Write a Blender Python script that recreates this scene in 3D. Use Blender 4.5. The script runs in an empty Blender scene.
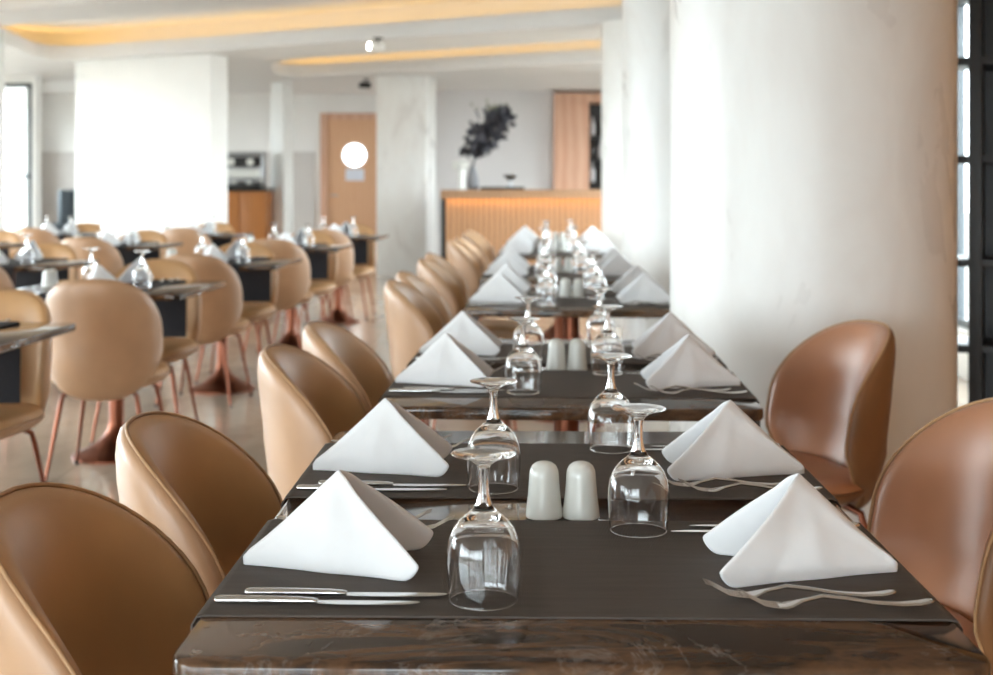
import bpy, bmesh, math, random
from mathutils import Vector, Matrix, noise
random.seed(7)
R = math.radians
scene = bpy.context.scene
COL = scene.collection
F_PX = 1320.0; YH = 183.0; CAM_Z = 1.212; PX0 = 496.5

# ------------------------------------------------------------------ materials
def srgb(h):
    h = h.lstrip('#')
    v = [int(h[i:i+2], 16)/255 for i in (0, 2, 4)]
    return tuple((c/12.92 if c <= .04045 else ((c+.055)/1.055)**2.4) for c in v) + (1,)

class NT:
    def __init__(s, name):
        s.m = bpy.data.materials.new(name); s.m.use_nodes = True
        s.t = s.m.node_tree; s.t.nodes.clear()
        s.out = s.t.nodes.new('ShaderNodeOutputMaterial')
    def n(s, typ, **kw):
        nd = s.t.nodes.new(typ)
        for k, v in kw.items():
            if k in nd.inputs.keys(): nd.inputs[k].default_value = v
            else: setattr(nd, k, v)
        return nd
    def l(s, a, b): s.t.links.new(a, b)
    def coord(s, scale=(1, 1, 1), kind='Object'):
        tc = s.n('ShaderNodeTexCoord'); mp = s.n('ShaderNodeMapping')
        mp.inputs['Scale'].default_value = scale
        s.l(tc.outputs[kind], mp.inputs['Vector']); return mp.outputs['Vector']
    def ramp(s, fac, stops):
        r = s.n('ShaderNodeValToRGB'); e = r.color_ramp.elements
        while len(e) < len(stops): e.new(.5)
        for i, (p, c) in enumerate(stops): e[i].position = p; e[i].color = c
        s.l(fac, r.inputs['Fac']); return r.outputs['Color']
    def noise(s, vec, scale, detail=3, rough=.5, dist=0):
        n = s.n('ShaderNodeTexNoise'); n.inputs['Scale'].default_value = scale
        n.inputs['Detail'].default_value = detail; n.inputs['Roughness'].default_value = rough
        n.inputs['Distortion'].default_value = dist
        s.l(vec, n.inputs['Vector']); return n
    def bump(s, h, strength, dist):
        b = s.n('ShaderNodeBump'); b.inputs['Strength'].default_value = strength; b.inputs['Distance'].default_value = dist
        s.l(h, b.inputs['Height']); return b.outputs['Normal']
    def bsdf(s, color=None, rough=.5, metal=0, **kw):
        b = s.n('ShaderNodeBsdfPrincipled')
        if color is not None:
            if isinstance(color, tuple): b.inputs['Base Color'].default_value = color
            else: s.l(color, b.inputs['Base Color'])
        if isinstance(rough, (int, float)): b.inputs['Roughness'].default_value = rough
        else: s.l(rough, b.inputs['Roughness'])
        b.inputs['Metallic'].default_value = metal
        for k, v in kw.items(): b.inputs[k].default_value = v
        s.l(b.outputs[0], s.out.inputs['Surface']); return b

M = {}
def plain(name, col, rough=.5, metal=0, nscale=40, namt=.06, bump=0, **kw):
    t = NT(name); v = t.coord()
    n = t.noise(v, nscale, 4)
    c = srgb(col) if isinstance(col, str) else col
    lo = tuple(x*(1-namt) for x in c[:3])+(1,); hi = tuple(min(1, x*(1+namt)) for x in c[:3])+(1,)
    b = t.bsdf(t.ramp(n.outputs['Fac'], [(.3, lo), (.7, hi)]), rough, metal, **kw)
    if bump: t.l(t.bump(n.outputs['Fac'], bump, .002), b.inputs['Normal'])
    M[name] = t.m; return t.m

def leather(name, col, rough=.45, coat=.0):
    t = NT(name); v = t.coord()
    big = t.noise(v, 6, 3); fine = t.n('ShaderNodeTexVoronoi'); fine.inputs['Scale'].default_value = 420; t.l(v, fine.inputs['Vector'])
    c = col
    lo = tuple(x*.9 for x in c[:3])+(1,); hi = tuple(x*1.08 for x in c[:3])+(1,)
    b = t.bsdf(t.ramp(big.outputs['Fac'], [(.3, lo), (.7, hi)]), rough, 0, **{'Coat Weight': coat, 'Coat Roughness': .36})
    t.l(t.bump(fine.outputs['Distance'], .12, .0006), b.inputs['Normal'])
    M[name] = t.m

def wood(name, c1, c2, rough=.45, scale=(1, 1, 1), bands=6):
    t = NT(name); v = t.coord(scale)
    w = t.n('ShaderNodeTexWave'); w.wave_type = 'BANDS'; w.bands_direction = 'X'
    w.inputs['Scale'].default_value = bands; w.inputs['Distortion'].default_value = 5; w.inputs['Detail'].default_value = 3; w.inputs['Detail Scale'].default_value = 1.2
    t.l(v, w.inputs['Vector'])
    b = t.bsdf(t.ramp(w.outputs['Fac'], [(0, srgb(c1)), (1, srgb(c2))]), rough)
    M[name] = t.m

def emit(name, col, strength):
    t = NT(name); e = t.n('ShaderNodeEmission'); e.inputs['Color'].default_value = col; e.inputs['Strength'].default_value = strength
    t.l(e.outputs[0], t.out.inputs['Surface']); M[name] = t.m

plain('white_paint', '#eeedea', .6, nscale=3, namt=.02)
plain('ceiling_paint', '#dedddc', .7, nscale=3, namt=.015)
plain('grey_wall', '#e8e5e1', .7, nscale=2, namt=.03)
plain('lilac_wall', '#d5d1d0', .7, nscale=2, namt=.03)
plain('wainscot', '#c4bdb7', .45, nscale=2, namt=.04)
plain('shaded_runner', '#29272b', .85, nscale=60, namt=.1)  # runner colour darkened to carry the shade on the small tables' hanging ends
plain('black_metal', '#161413', .4)
plain('dark_frame', '#4a5054', .4)
plain('ebony', '#1c1613', .42, nscale=20, namt=.2)
plain('dark_grey_fabric', '#6d757b', .85, nscale=120, namt=.15, bump=.2)
plain('ceramic', '#dcdcd6', .18, nscale=4, namt=.02)
plain('steel', '#d6d5d3', .11, 1, nscale=30, namt=.03)
plain('dull_steel', '#b4b6b8', .3, 1)
plain('copper', '#7e4c39', .36, 1, nscale=14, namt=.05)
plain('piping', (.44, .25, .12, 1), .5, namt=.1)
plain('glide', '#2a2420', .6)
plain('dark_leaf', '#3d3c44', .6, nscale=14, namt=.3)
plain('pale_leaf', '#8d8f78', .6, nscale=14, namt=.2)
plain('grey_pot', '#8c8c90', .5)
plain('paper', '#d9dbe4', .6)
plain('paving', '#6f6c66', .9, nscale=2)
plain('dark_counter', '#26221f', .25)
plain('bottle_glass', '#2a2018', .12)
plain('clear_bottle', '#c8c4c4', .15)
LE_IN = (.57, .318, .140, 1); LE_OUT = (.50, .290, .160, 1)
leather('leather_inner', LE_IN, .48, .08)
leather('leather_outer', LE_OUT, .45, .35)
leather('russet_inner', (.42, .180, .088, 1), .36, .4)
leather('russet_outer', (.23, .100, .036, 1), .42, .2)
wood('bar_wood', '#ab7b54', '#c0926a', .45, (6, 1, .6), 3)
wood('bar_top_wood', '#9a7452', '#aa8260', .4, (3, 1, .4), 2)
wood('door_wood', '#cc9a74', '#d6a883', .5, (3, 1, .4), 2)
wood('counter_wood', '#9c5f28', '#a96a30', .45, (3, 1, .4), 2)
wood('wall_wood', '#b57c48', '#c08a56', .4, (1, 2, .4), 2)
wood('panel_wood', '#c4957a', '#d0a58a', .45, (1, 2, .4), 2)
emit('led_warm', (1, .60, .20, 1), 2.8)
emit('led_bar', (1, .60, .14, 1), 5.5)
emit('porthole_light', (1, .98, .95, 1), 3.0)
emit('spot_lens', (1, .97, .9, 1), 8)

# pearl plaster of the columns
t = NT('pearl_plaster'); v = t.coord((1, 1, .45))
n1 = t.noise(v, 3.0, 5, .55, .6); n2 = t.noise(t.coord((6, 6, 1.5)), 2.5, 4)
c = t.ramp(n1.outputs['Fac'], [(.3, srgb('#e2deda')), (.55, srgb('#ecebe8')), (.75, srgb('#e6e2de'))])
rr = t.ramp(n1.outputs['Fac'], [(.35, (.24,)*3+(1,)), (.7, (.46,)*3+(1,))])
b = t.bsdf(c, rr); t.l(t.bump(n2.outputs['Fac'], .07, .012), b.inputs['Normal']); M['pearl_plaster'] = t.m

# dark polished marble
t = NT('marble'); v = t.coord()
n1 = t.noise(t.coord((2.0, 6.5, 3)), 1.6, 7, .62, 1.3); n2 = t.noise(v, 5.5, 8, .62, 2.0); n3 = t.noise(t.coord((1, 3.5, 1)), 6, 5, .6, 1)
base = t.ramp(n1.outputs['Fac'], [(.30, srgb('#1e1a19')), (.44, srgb('#35271d')), (.53, srgb('#5f442f')), (.60, srgb('#3a291f')), (.75, srgb('#1d1c1e'))])
vein = t.ramp(n2.outputs['Fac'], [(.478, (0, 0, 0, 1)), (.497, (1, 1, 1, 1)), (.516, (0, 0, 0, 1))])
mask = t.ramp(n3.outputs['Fac'], [(.42, (0, 0, 0, 1)), (.72, (.45, .45, .45, 1))])
mul = t.n('ShaderNodeMix', data_type='RGBA', blend_type='MULTIPLY'); mul.inputs['Factor'].default_value = 1
t.l(vein, mul.inputs[6]); t.l(mask, mul.inputs[7])
mx = t.n('ShaderNodeMix', data_type='RGBA'); t.l(mul.outputs[2], mx.inputs['Factor']); t.l(base, mx.inputs[6]); mx.inputs[7].default_value = srgb('#a9a6a2')
t.bsdf(mx.outputs[2], .07); M['marble'] = t.m

# woven runner
t = NT('runner_cloth'); v = t.coord()
wx = t.n('ShaderNodeTexWave', bands_direction='X'); wx.inputs['Scale'].default_value = 160; t.l(v, wx.inputs['Vector'])
wy = t.n('ShaderNodeTexWave', bands_direction='Y'); wy.inputs['Scale'].default_value = 160; t.l(v, wy.inputs['Vector'])
add = t.n('ShaderNodeMath', operation='ADD'); t.l(wx.outputs['Fac'], add.inputs[0]); t.l(wy.outputs['Fac'], add.inputs[1])
ns = t.noise(t.coord((1, 14, 1)), 9, 4)
b = t.bsdf(t.ramp(ns.outputs['Fac'], [(.3, srgb('#4a423c')), (.7, srgb('#544b45'))]), .75)
t.l(t.bump(add.outputs[0], .25, .0008), b.inputs['Normal']); M['runner_cloth'] = t.m

# napkin cloth
t = NT('napkin_cloth'); v = t.coord(); n1 = t.noise(v, 18, 3)
b = t.bsdf(t.ramp(n1.outputs['Fac'], [(.3, srgb('#efeff0')), (.7, srgb('#f6f6f7'))]), .9)
bp = t.bump(n1.outputs['Fac'], .35, .004); t.l(bp, b.inputs['Normal'])
tl = t.n('ShaderNodeBsdfTranslucent'); tl.inputs['Color'].default_value = (.9, .9, .92, 1); ms = t.n('ShaderNodeMixShader'); ms.inputs[0].default_value = .16
t.l(b.outputs[0], ms.inputs[1]); t.l(tl.outputs[0], ms.inputs[2]); t.l(ms.outputs[0], t.out.inputs['Surface']); M['napkin_cloth'] = t.m

# clear goblet glass
t = NT('goblet_glass'); g = t.n('ShaderNodeBsdfGlass'); g.inputs['IOR'].default_value = 1.47; g.inputs['Roughness'].default_value = 0
g.inputs['Color'].default_value = (1, 1, 1, 1); t.l(g.outputs[0], t.out.inputs['Surface']); M['goblet_glass'] = t.m

# window pane: thin sheet
t = NT('pane_glass'); tr = t.n('ShaderNodeBsdfTransparent'); gl = t.n('ShaderNodeBsdfGlossy'); gl.inputs['Roughness'].default_value = .02
tr.inputs['Color'].default_value = (.96, .98, .98, 1)
lw = t.n('ShaderNodeLayerWeight'); pw = t.n('ShaderNodeMath', operation='POWER'); pw.inputs[1].default_value = 6; t.l(lw.outputs['Facing'], pw.inputs[0])
fr = t.n('ShaderNodeMath', operation='MULTIPLY_ADD'); fr.inputs[1].default_value = .6; fr.inputs[2].default_value = .04; t.l(pw.outputs[0], fr.inputs[0]); ms = t.n('ShaderNodeMixShader')
t.l(fr.outputs[0], ms.inputs[0]); t.l(tr.outputs[0], ms.inputs[1]); t.l(gl.outputs[0], ms.inputs[2]); t.l(ms.outputs[0], t.out.inputs['Surface']); M['pane_glass'] = t.m

# polished stone floor with large tiles
t = NT('floor_stone'); v = t.coord()
n1 = t.noise(t.coord((1, .5, 1)), 2.2, 6, .6, 1.0); n2 = t.noise(v, 9, 5, .6)
bk = t.n('ShaderNodeTexBrick'); bk.offset = 0; bk.inputs['Scale'].default_value = 1; bk.inputs['Mortar Size'].default_value = .003
bk.inputs['Brick Width'].default_value = .9; bk.inputs['Row Height'].default_value = .9
bk.inputs['Color1'].default_value = (1, 1, 1, 1); bk.inputs['Color2'].default_value = (.93, .93, .93, 1); bk.inputs['Mortar'].default_value = (.6, .58, .56, 1)
t.l(v, bk.inputs['Vector'])
c = t.ramp(n1.outputs['Fac'], [(.3, srgb('#a59384')), (.5, srgb('#c2b19f')), (.7, srgb('#b3a493'))])
mul = t.n('ShaderNodeMix', data_type='RGBA', blend_type='MULTIPLY'); mul.inputs['Factor'].default_value = 1
t.l(c, mul.inputs[6]); t.l(bk.outputs['Color'], mul.inputs[7])
rr = t.ramp(n2.outputs['Fac'], [(.3, (.10,)*3+(1,)), (.7, (.2,)*3+(1,))])
t.bsdf(mul.outputs[2], rr); M['floor_stone'] = t.m

# ------------------------------------------------------------------ mesh helpers
def finish(bm, name, mat, sharp=40, smooth=True):
    bmesh.ops.remove_doubles(bm, verts=bm.verts, dist=1e-6)
    bmesh.ops.recalc_face_normals(bm, faces=bm.faces)
    me = bpy.data.meshes.new(name); bm.to_mesh(me); bm.free()
    me.materials.append(M[mat])
    if smooth:
        for p in me.polygons: p.use_smooth = True
        if sharp: me.set_sharp_from_angle(angle=R(sharp))
    return me

def loft(bm, rings, cap0=True, cap1=True, closed=True):
    vs = [[bm.verts.new(p) for p in ring] for ring in rings]
    n = len(rings[0])
    for a, b in zip(vs, vs[1:]):
        for i in range(n if closed else n-1):
            j = (i+1) % n
            bm.faces.new((a[i], a[j], b[j], b[i]))
    if cap0: bm.faces.new(vs[0])
    if cap1: bm.faces.new(vs[-1])
    return vs

def lathe(bm, prof, seg=32, c=(0, 0, 0), cap0=False, cap1=False):
    rings = []
    for r, z in prof:
        rings.append([(c[0]+r*math.cos(2*math.pi*k/seg), c[1]+r*math.sin(2*math.pi*k/seg), c[2]+z) for k in range(seg)])
    loft(bm, rings, cap0, cap1)

def tube(bm, pts, radii, seg=10, cap=True):
    pts = [Vector(p) for p in pts]
    if isinstance(radii, (int, float)): radii = [radii]*len(pts)
    rings = []; up = None
    for i, p in enumerate(pts):
        d = (pts[min(i+1, len(pts)-1)]-pts[max(i-1, 0)]).normalized()
        if up is None:
            a = Vector((0, 0, 1)) if abs(d.z) < .9 else Vector((1, 0, 0))
            up = (a-d*a.dot(d)).normalized()
        else: up = (up-d*up.dot(d)).normalized()
        s = d.cross(up)
        rings.append([p+(up*math.cos(2*math.pi*k/seg)+s*math.sin(2*math.pi*k/seg))*radii[i] for k in range(seg)])
    loft(bm, rings, cap, cap)

def box(bm, lo, hi, bev=0):
    x0, y0, z0 = lo; x1, y1, z1 = hi
    if bev <= 0:
        v = [bm.verts.new(p) for p in ((x0,y0,z0),(x1,y0,z0),(x1,y1,z0),(x0,y1,z0),(x0,y0,z1),(x1,y0,z1),(x1,y1,z1),(x0,y1,z1))]
        for f in ((0,3,2,1),(4,5,6,7),(0,1,5,4),(1,2,6,5),(2,3,7,6),(3,0,4,7)): bm.faces.new([v[i] for i in f])
        return
    b2 = bmesh.new(); box(b2, lo, hi)
    bmesh.ops.bevel(b2, geom=list(b2.edges), offset=bev, segments=3, profile=.5, affect='EDGES')
    tmp = bpy.data.meshes.new('tmp'); b2.to_mesh(tmp); b2.free(); bm.from_mesh(tmp); bpy.data.meshes.remove(tmp)

def rrect(hx, hy, r, z, n=6, inset=0):
    pts = []
    for cx, cy, a0 in ((hx-r, hy-r, 0), (-hx+r, hy-r, 90), (-hx+r, -hy+r, 180), (hx-r, -hy+r, 270)):
        for k in range(n+1):
            a = R(a0+90*k/n); rr = r-inset
            pts.append((cx+rr*math.cos(a), cy+rr*math.sin(a), z))
    return pts

def box_mesh(name, mat, lo, hi, bev=0):
    bm = bmesh.new(); box(bm, lo, hi, bev); return finish(bm, name, mat, 40, bev > 0)

# ------------------------------------------------------------------ objects
def put(name, me, parent=None, loc=(0, 0, 0), rotz=0):
    o = bpy.data.objects.new(name, me); COL.objects.link(o)
    o.parent = parent; o.location = loc; o.rotation_euler = (0, 0, rotz); return o
def tag(o, label, cat, group=None):
    o['label'] = label; o['category'] = cat
    if group: o['group'] = group
    return o
def struct(name, me, label=None, loc=(0, 0, 0), rotz=0, cat=None):
    o = put(name, me, None, loc, rotz); o['kind'] = 'structure'
    if label: o['label'] = label
    if cat: o['category'] = cat
    return o
def copy_tree(o, parent=None):
    c = o.copy(); COL.objects.link(c); c.parent = parent
    for ch in list(o.children): copy_tree(ch, c)
    return c
class Proto:
    """first placing uses the built object itself, later ones copy it with its parts"""
    def __init__(s, root): s.root = root; s.used = False
    def place(s, loc, rotz, label, group, cat):
        o = copy_tree(s.root) if s.used else s.root
        s.used = True
        o.location = loc; o.rotation_euler = (0, 0, rotz)
        return tag(o, label, cat, group)

# ------------------------------------------------------------------ chair
def sgnpow(a, p): return math.copysign(abs(a)**p, a)
def interp(x, pts):
    if x <= pts[0][0]: return pts[0][1]
    for (a, b), (c, d) in zip(pts, pts[1:]):
        if x <= c:
            u = (x-a)/(c-a); u = u*u*(3-2*u)*.5+u*.5
            return b+(d-b)*u
    return pts[-1][1]
CH_Z0, CH_Z1 = .335, .830
def back_pt(s, tt):
    z = (CH_Z0+CH_Z1)/2 + (CH_Z1-CH_Z0)/2*tt
    xb = interp(z, [(.33, -.165), (.40, -.220), (.50, -.248), (.65, -.262), (.84, -.285)])
    Rr = interp(z, [(.33, .22), (.5, .232), (.62, .236), (.84, .25)])
    phi = s*R(interp(z, [(.33, 62), (.52, 78), (.62, 76), (.84, 62)]))
    return Vector((xb+Rr*(1-math.cos(phi))*1.02, Rr*math.sin(phi), z))
def back_nrm(s, tt):
    e = .01
    a = back_pt(s+e, tt)-back_pt(s-e, tt); b = back_pt(s, tt+e)-back_pt(s, tt-e)
    n = a.cross(b).normalized()
    if n.dot(Vector((1, 0, 0)) if abs(s) < .5 else Vector((.1, -math.copysign(1, s), 0))) < 0: n = -n
    return n
def superel(th, n=2.5, m=2.5):
    return sgnpow(math.cos(th), 2/n), sgnpow(math.sin(th), 2/m)
NT_ = 64
def shell_mesh(name, mat, ptf, nrmf, off_a, off_b, scale=1.0, n=2.5, rad=(0, .25, .5, .7, .84, .93, .98, 1.0)):
    """closed shell: two disc sheets at normal offsets off_a(r), off_b(r)"""
    bm = bmesh.new()
    rows = []
    for side in (off_a, off_b):
        rs = []
        for r in rad[1:]:
            ring = []
            for k in range(NT_):
                th = 2*math.pi*k/NT_
                s, tt = superel(th, n, n)
                s *= r*scale; tt *= r*scale
                ring.append(bm.verts.new(ptf(s, tt)+nrmf(s, tt)*side(r)))
            rs.append(ring)
        cv = bm.verts.new(ptf(0, 0)+nrmf(0, 0)*side(0))
        for k in range(NT_): bm.faces.new((cv, rs[0][k], rs[0][(k+1) % NT_]))
        for a, b in zip(rs, rs[1:]):
            for k in range(NT_): bm.faces.new((a[k], a[(k+1) % NT_], b[(k+1) % NT_], b[k]))
        rows.append(rs[-1])
    a, b = rows
    for k in range(NT_): bm.faces.new((a[k], a[(k+1) % NT_], b[(k+1) % NT_], b[k]))
    return finish(bm, name, mat, 75)
def dome(th, p=5): return lambda r: th*(1-r**p)**.5 if r < 1 else 0.0

def build_chair():
    root = put('dining_chair', None)
    bs = shell_mesh('back_shell', 'leather_outer', back_pt, back_nrm, lambda r: -.002, lambda r: -.004-dome(.022, 6)(r))
    put('back_shell', bs, root)['label'] = 'pale tan outer back'
    pad = shell_mesh('back_cushion', 'leather_inner', back_pt, back_nrm, lambda r: .0025, lambda r:   .006+dome(.040, 3.4)(r), .992)
    put('back_cushion', pad, root)['label'] = 'brown leather inner back'
    bm = bmesh.new(); pts = []
    for k in range(NT_+1):
        s, tt = superel(2*math.pi*(k % NT_)/NT_, 2.5, 2.5); pts.append(back_pt(s*1.004, tt*1.004))
    tube(bm, pts, .0030, 8, False); put('piping', finish(bm, 'piping', 'piping', 0), root)
    # seat
    def seat_pt(s, tt):
        x = .038+.232*tt; y = .236*s*(1-.10*tt)
        q = s*s+tt*tt
        return Vector((x, y, .405+.018*s*s+.012*max(0, -tt)**2-.012*max(0, tt)**3))
    up = lambda s, tt: Vector((0, 0, 1))
    ss = shell_mesh('seat_shell', 'leather_outer', seat_pt, up, lambda r: 0, lambda r: -.003-dome(.050, 3)(r), 1, 2.6)
    put('seat_shell', ss, root)
    sc = shell_mesh('seat_cushion', 'leather_inner', seat_pt, up, lambda r: .002, lambda r: .006+dome(.045, 4)(r), .985, 2.6)
    put('seat_cushion', sc, root)
    for sx, sy in ((1, 1), (1, -1), (-1, 1), (-1, -1)):
        bm = bmesh.new()
        tube(bm, [(.12*sx, .12*sy, .368), (.150*sx, .150*sy, .350), (.158*sx, .158*sy, .31), (.200*sx, .205*sy, .012)], [.009, .0100, .0100, .0065], 12)
        lg = put('leg', finish(bm, 'leg', 'copper', 50), root); lg['label'] = 'slim copper leg'
        bm = bmesh.new(); lathe(bm, [(.0095, .0), (.0095, .012), (.006, .014)], 10, (.2006*sx, .2055*sy, 0), True, True)
        put('glide', finish(bm, 'glide', 'glide', 40), lg)
    return root

# ------------------------------------------------------------------ table
def build_table(hx, hy, name):
    root = put(name, None)
    bm = bmesh.new(); r = .035
    loft(bm, [rrect(hx, hy, r, .7255, 6, .004), rrect(hx, hy, r, .7285, 6, .001), rrect(hx, hy, r, .731, 6), rrect(hx, hy, r, .7445, 6), rrect(hx, hy, r, .748, 6, .001), rrect(hx, hy, r, .75, 6, .0035)])
    put('tabletop', finish(bm, 'tabletop', 'marble', 60), root)['label'] = 'polished dark veined marble slab'
    bm = bmesh.new(); loft(bm, [rrect(.2, .2, .03, .717), rrect(.2, .2, .03, .7254)])
    put('mounting_plate', finish(bm, 'mounting_plate', 'black_metal', 40), root)
    bm = bmesh.new(); lathe(bm, [(.032, .13), (.032, .70), (.05, .7168)], 32, (0, 0, 0), True, True)
    put('pedestal', finish(bm, 'pedestal', 'copper', 40), root)
    bm = bmesh.new(); lathe(bm, [(.188, 0), (.192, .004), (.192, .010), (.182, .018), (.14, .032), (.10, .055), (.06, .09), (.04, .12), (.034, .15)], 48, (0, 0, 0), True, True)
    put('base', finish(bm, 'base', 'copper', 40), root)
    return root

def runner_mesh(hx, w, drop, mat='runner_cloth'):
    bm = bmesh.new(); e = hx+.006; t_ = .0022
    prof = [(-e, .75-drop), (-e-.002, .70), (-e+.000, .742), (-e+.0045, .7495), (-e+.012, .7508)]
    half = list(prof)
    prof = half+[(-.2, .7508), (0, .7508), (.2, .7508)]+[(-x, z) for x, z in reversed(half)]
    top = []
    for i, (x, z) in enumerate(prof):
        a = prof[max(i-1, 0)]; b = prof[min(i+1, len(prof)-1)]
        dx, dz = b[0]-a[0], b[1]-a[1]; L = math.hypot(dx, dz)
        top.append((x-dz/L*t_, z+dx/L*t_))
    loop = prof+top[::-1]
    rings = []
    ny = 10
    for k in range(ny+1):
        y = -w/2+w*k/ny
        rings.append([(x+(.003*math.sin(y*9) if abs(x) > hx else 0)*((.75-z)/.2), y, z) for x, z in loop])
    loft(bm, rings)
    return finish(bm, 'runner', mat, 50)

# ------------------------------------------------------------------ napkin
def napkin_mesh(seed):
    rng = random.Random(seed); bm = bmesh.new()
    L = .112; H = .116; W0, W1 = .066+rng.uniform(-.006, .01), .078+rng.uniform(-.006, .01)
    NU, NA = 28, 24; TH = .0048; cr = [rng.uniform(-.045, -.01), rng.uniform(-.03, .02)]
    ph = [rng.uniform(0, 6.28) for _ in range(6)]; bel = [rng.uniform(.8, 1.25) for _ in range(2)]
    nose = .011
    def point(u, j):
        a = (abs(j)/NA)**1.3; s = 1 if j > 0 else -1; q = 0 if s < 0 else 1
        W = (W0, W1)[q]
        rz = nose+(H-nose)*u; rx = -L+L*u
        ox = -L+2*L*u; oz = 0.0
        if u > .9: oz = .020*((u-.9)/.1)**1.3; ox -= .006*((u-.9)/.1)**2
        g = math.sin(min(1, a/.10)*math.pi/2)
        x = rx+(ox-rx)*a
        z = rz*(1-a)+oz*a
        # two soft fold lobes along the ridge with a shallow groove between them
        if a < .22: z += .0045*math.sin(a/.22*math.pi)*(1-.5*u)
        y = W*(u**1.1)*a + (.0115-.0065*u)*g*(1-.35*a)
        y += .016*bel[q]*math.sin(math.pi*min(1, a*1.02))*u**.8*(1-.5*u)         # belly
        y += .004*math.sin(4.2*u+4*a+ph[q])*a*u*(1-a)*2 + .0022*math.sin(9*u-6*a+ph[2+q])*a*(1-a)
        y += .010*max(0, u-.75)/.25*math.sin(math.pi*a)*(.5 if q else -.3)      # open edge curls
        # pressed crease running down from the peak
        hh = max(.08, 1-z/H); xb = x/hh
        for c0, am in ((cr[q], .0024), (cr[q]+.062, -.0018)):
            dd = abs(xb-c0)
            if dd < .03 and a > .05: y += am*(1-dd/.03)*min(1, hh*2.2)*min(1, (a-.05)/.2)
        if j == 0: y = 0; z -= .0025*(1-u)
        return Vector((x, s*y, max(0, z)))
    lay = []
    for u, k in ((-1, .25), (-.5, .75)):     # rounded nose
        base = [point(0, j) for j in range(-NA, NA+1)]
        lay.append([Vector((-L-.006*(1-k), p.y*k, p.z*(.35+.65*k))) for p in base])
    for i in range(NU+1): lay.append([point(i/NU, j) for j in range(-NA, NA+1)])
    vs = [[bm.verts.new(p) for p in row] for row in lay]
    for r0, r1 in zip(vs, vs[1:]):
        for j in range(len(r0)-1): bm.faces.new((r0[j], r0[j+1], r1[j+1], r1[j]))
    bmesh.ops.recalc_face_normals(bm, faces=bm.faces); bm.normal_update()
    cen = Vector((0, 0, .02)); nv = {}
    for v in list(bm.verts):
        n = v.normal.copy()
        if n.dot(v.co-cen) < 0: n = -n
        p = v.co-n*TH
        if v.co.y*p.y < 0: p.y = 0
        p.z = max(p.z, 0.0); nv[v] = bm.verts.new(p)
    faces = list(bm.faces); be = [e for e in bm.edges if len(e.link_faces) == 1]
    for f in faces: bm.faces.new([nv[v] for v in reversed(f.verts)])
    for e in be:
        a, b = e.verts
        bm.faces.new((a, b, nv[b], nv[a]))
    return finish(bm, 'napkin', 'napkin_cloth', 0)

# ------------------------------------------------------------------ goblet, shaker, cutlery
def build_goblet():
    root = put('wine_goblet', None)
    seg = 48
    outer = [(.0372, 0), (.0380, .004), (.0396, .022), (.0407, .042), (.0403, .054), (.0380, .067), (.0335, .0785), (.0265, .0875), (.0190, .0940), (.0128, .0992), (.0095, .1045)]
    inner = [(.0364, 0), (.0371, .004), (.0386, .022), (.0396, .042), (.0391, .054), (.0367, .066), (.0320, .0768), (.0248, .0848), (.0160, .0898), (.0070, .0922), (.0002, .0928)]
    bm = bmesh.new()
    lathe(bm, list(reversed(inner))+[(.0366, -.0006), (.0370, -.0006)]+outer, seg, (0, 0, .0008), True, False)
    put('bowl', finish(bm, 'bowl', 'goblet_glass', 0), root)
    bm = bmesh.new(); lathe(bm, [(.0095, .1045), (.0076, .1100), (.0063, .1170), (.0056, .1250), (.0054, .1330), (.0058, .1400), (.0068, .1455)], seg, (0, 0, .0008))
    put('stem', finish(bm, 'stem', 'goblet_glass', 0), root)
    bm = bmesh.new(); lathe(bm, [(.0068, .1455), (.0090, .1490), (.0135, .1525), (.0220, .1562), (.0310, .1588), (.0352, .1598), (.0361, .1606), (.0352, .1615), (.0200, .1612), (.0004, .1606)], seg, (0, 0, .0008), False, True)
    put('foot', finish(bm, 'foot', 'goblet_glass', 0), root)
    return root
def shaker_mesh():
    bm = bmesh.new()
    lathe(bm, [(.0225, 0), (.0250, .0008), (.0256, .003), (.0248, .012), (.0225, .032), (.0208, .052), (.0205, .058), (.0196, .065), (.0165, .0715), (.0110, .0755), (.005, .0772), (.0004, .0775)], 40, (0, 0, 0), True, True)
    return finish(bm, 'shaker', 'ceramic', 50)
def bar_loft(bm, secs, n=10):
    """secs: (x, ycentre, halfwidth, z centre, halfheight) ; elliptical sections along x"""
    rings = [[(x, yc+hw*sgnpow(math.cos(2*math.pi*k/n), .8), zc+hh*sgnpow(math.sin(2*math.pi*k/n), .8)) for k in range(n)] for x, yc, hw, zc, hh in secs]
    loft(bm, rings)
def build_knife():
    root = put('table_knife', None)
    bm = bmesh.new()
    bar_loft(bm, [(-.112, 0, .002, .0045, .0015), (-.110, 0, .0052, .0045, .0034), (-.105, 0, .0062, .0045, .0042), (-.06, 0, .0058, .0045, .0042), (-.02, 0, .0050, .0044, .0036), (-.004, 0, .0046, .0042, .0028), (.002, 0, .0040, .004, .0018)], 14)
    put('handle', finish(bm, 'handle', 'steel', 50), root)
    bm = bmesh.new()
    secs = []
    for x, lo, hi in ((.0, -.004, .004), (.006, -.0052, .0052), (.012, -.0064, .0054), (.03, -.0074, .0054), (.07, -.0074, .0052), (.095, -.0062, .0048), (.105, -.0042, .0042), (.111, -.001, .0034), (.113, .0012, .0024)):
        secs.append([(x, lo, .0022), (x, (lo+hi)/2, .0015), (x, hi, .0016), (x, hi, .0030), (x, (lo+hi)/2, .0034), (x, lo, .0026)])
    loft(bm, secs); put('blade', finish(bm, 'blade', 'steel', 30), root)
    return root
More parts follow.
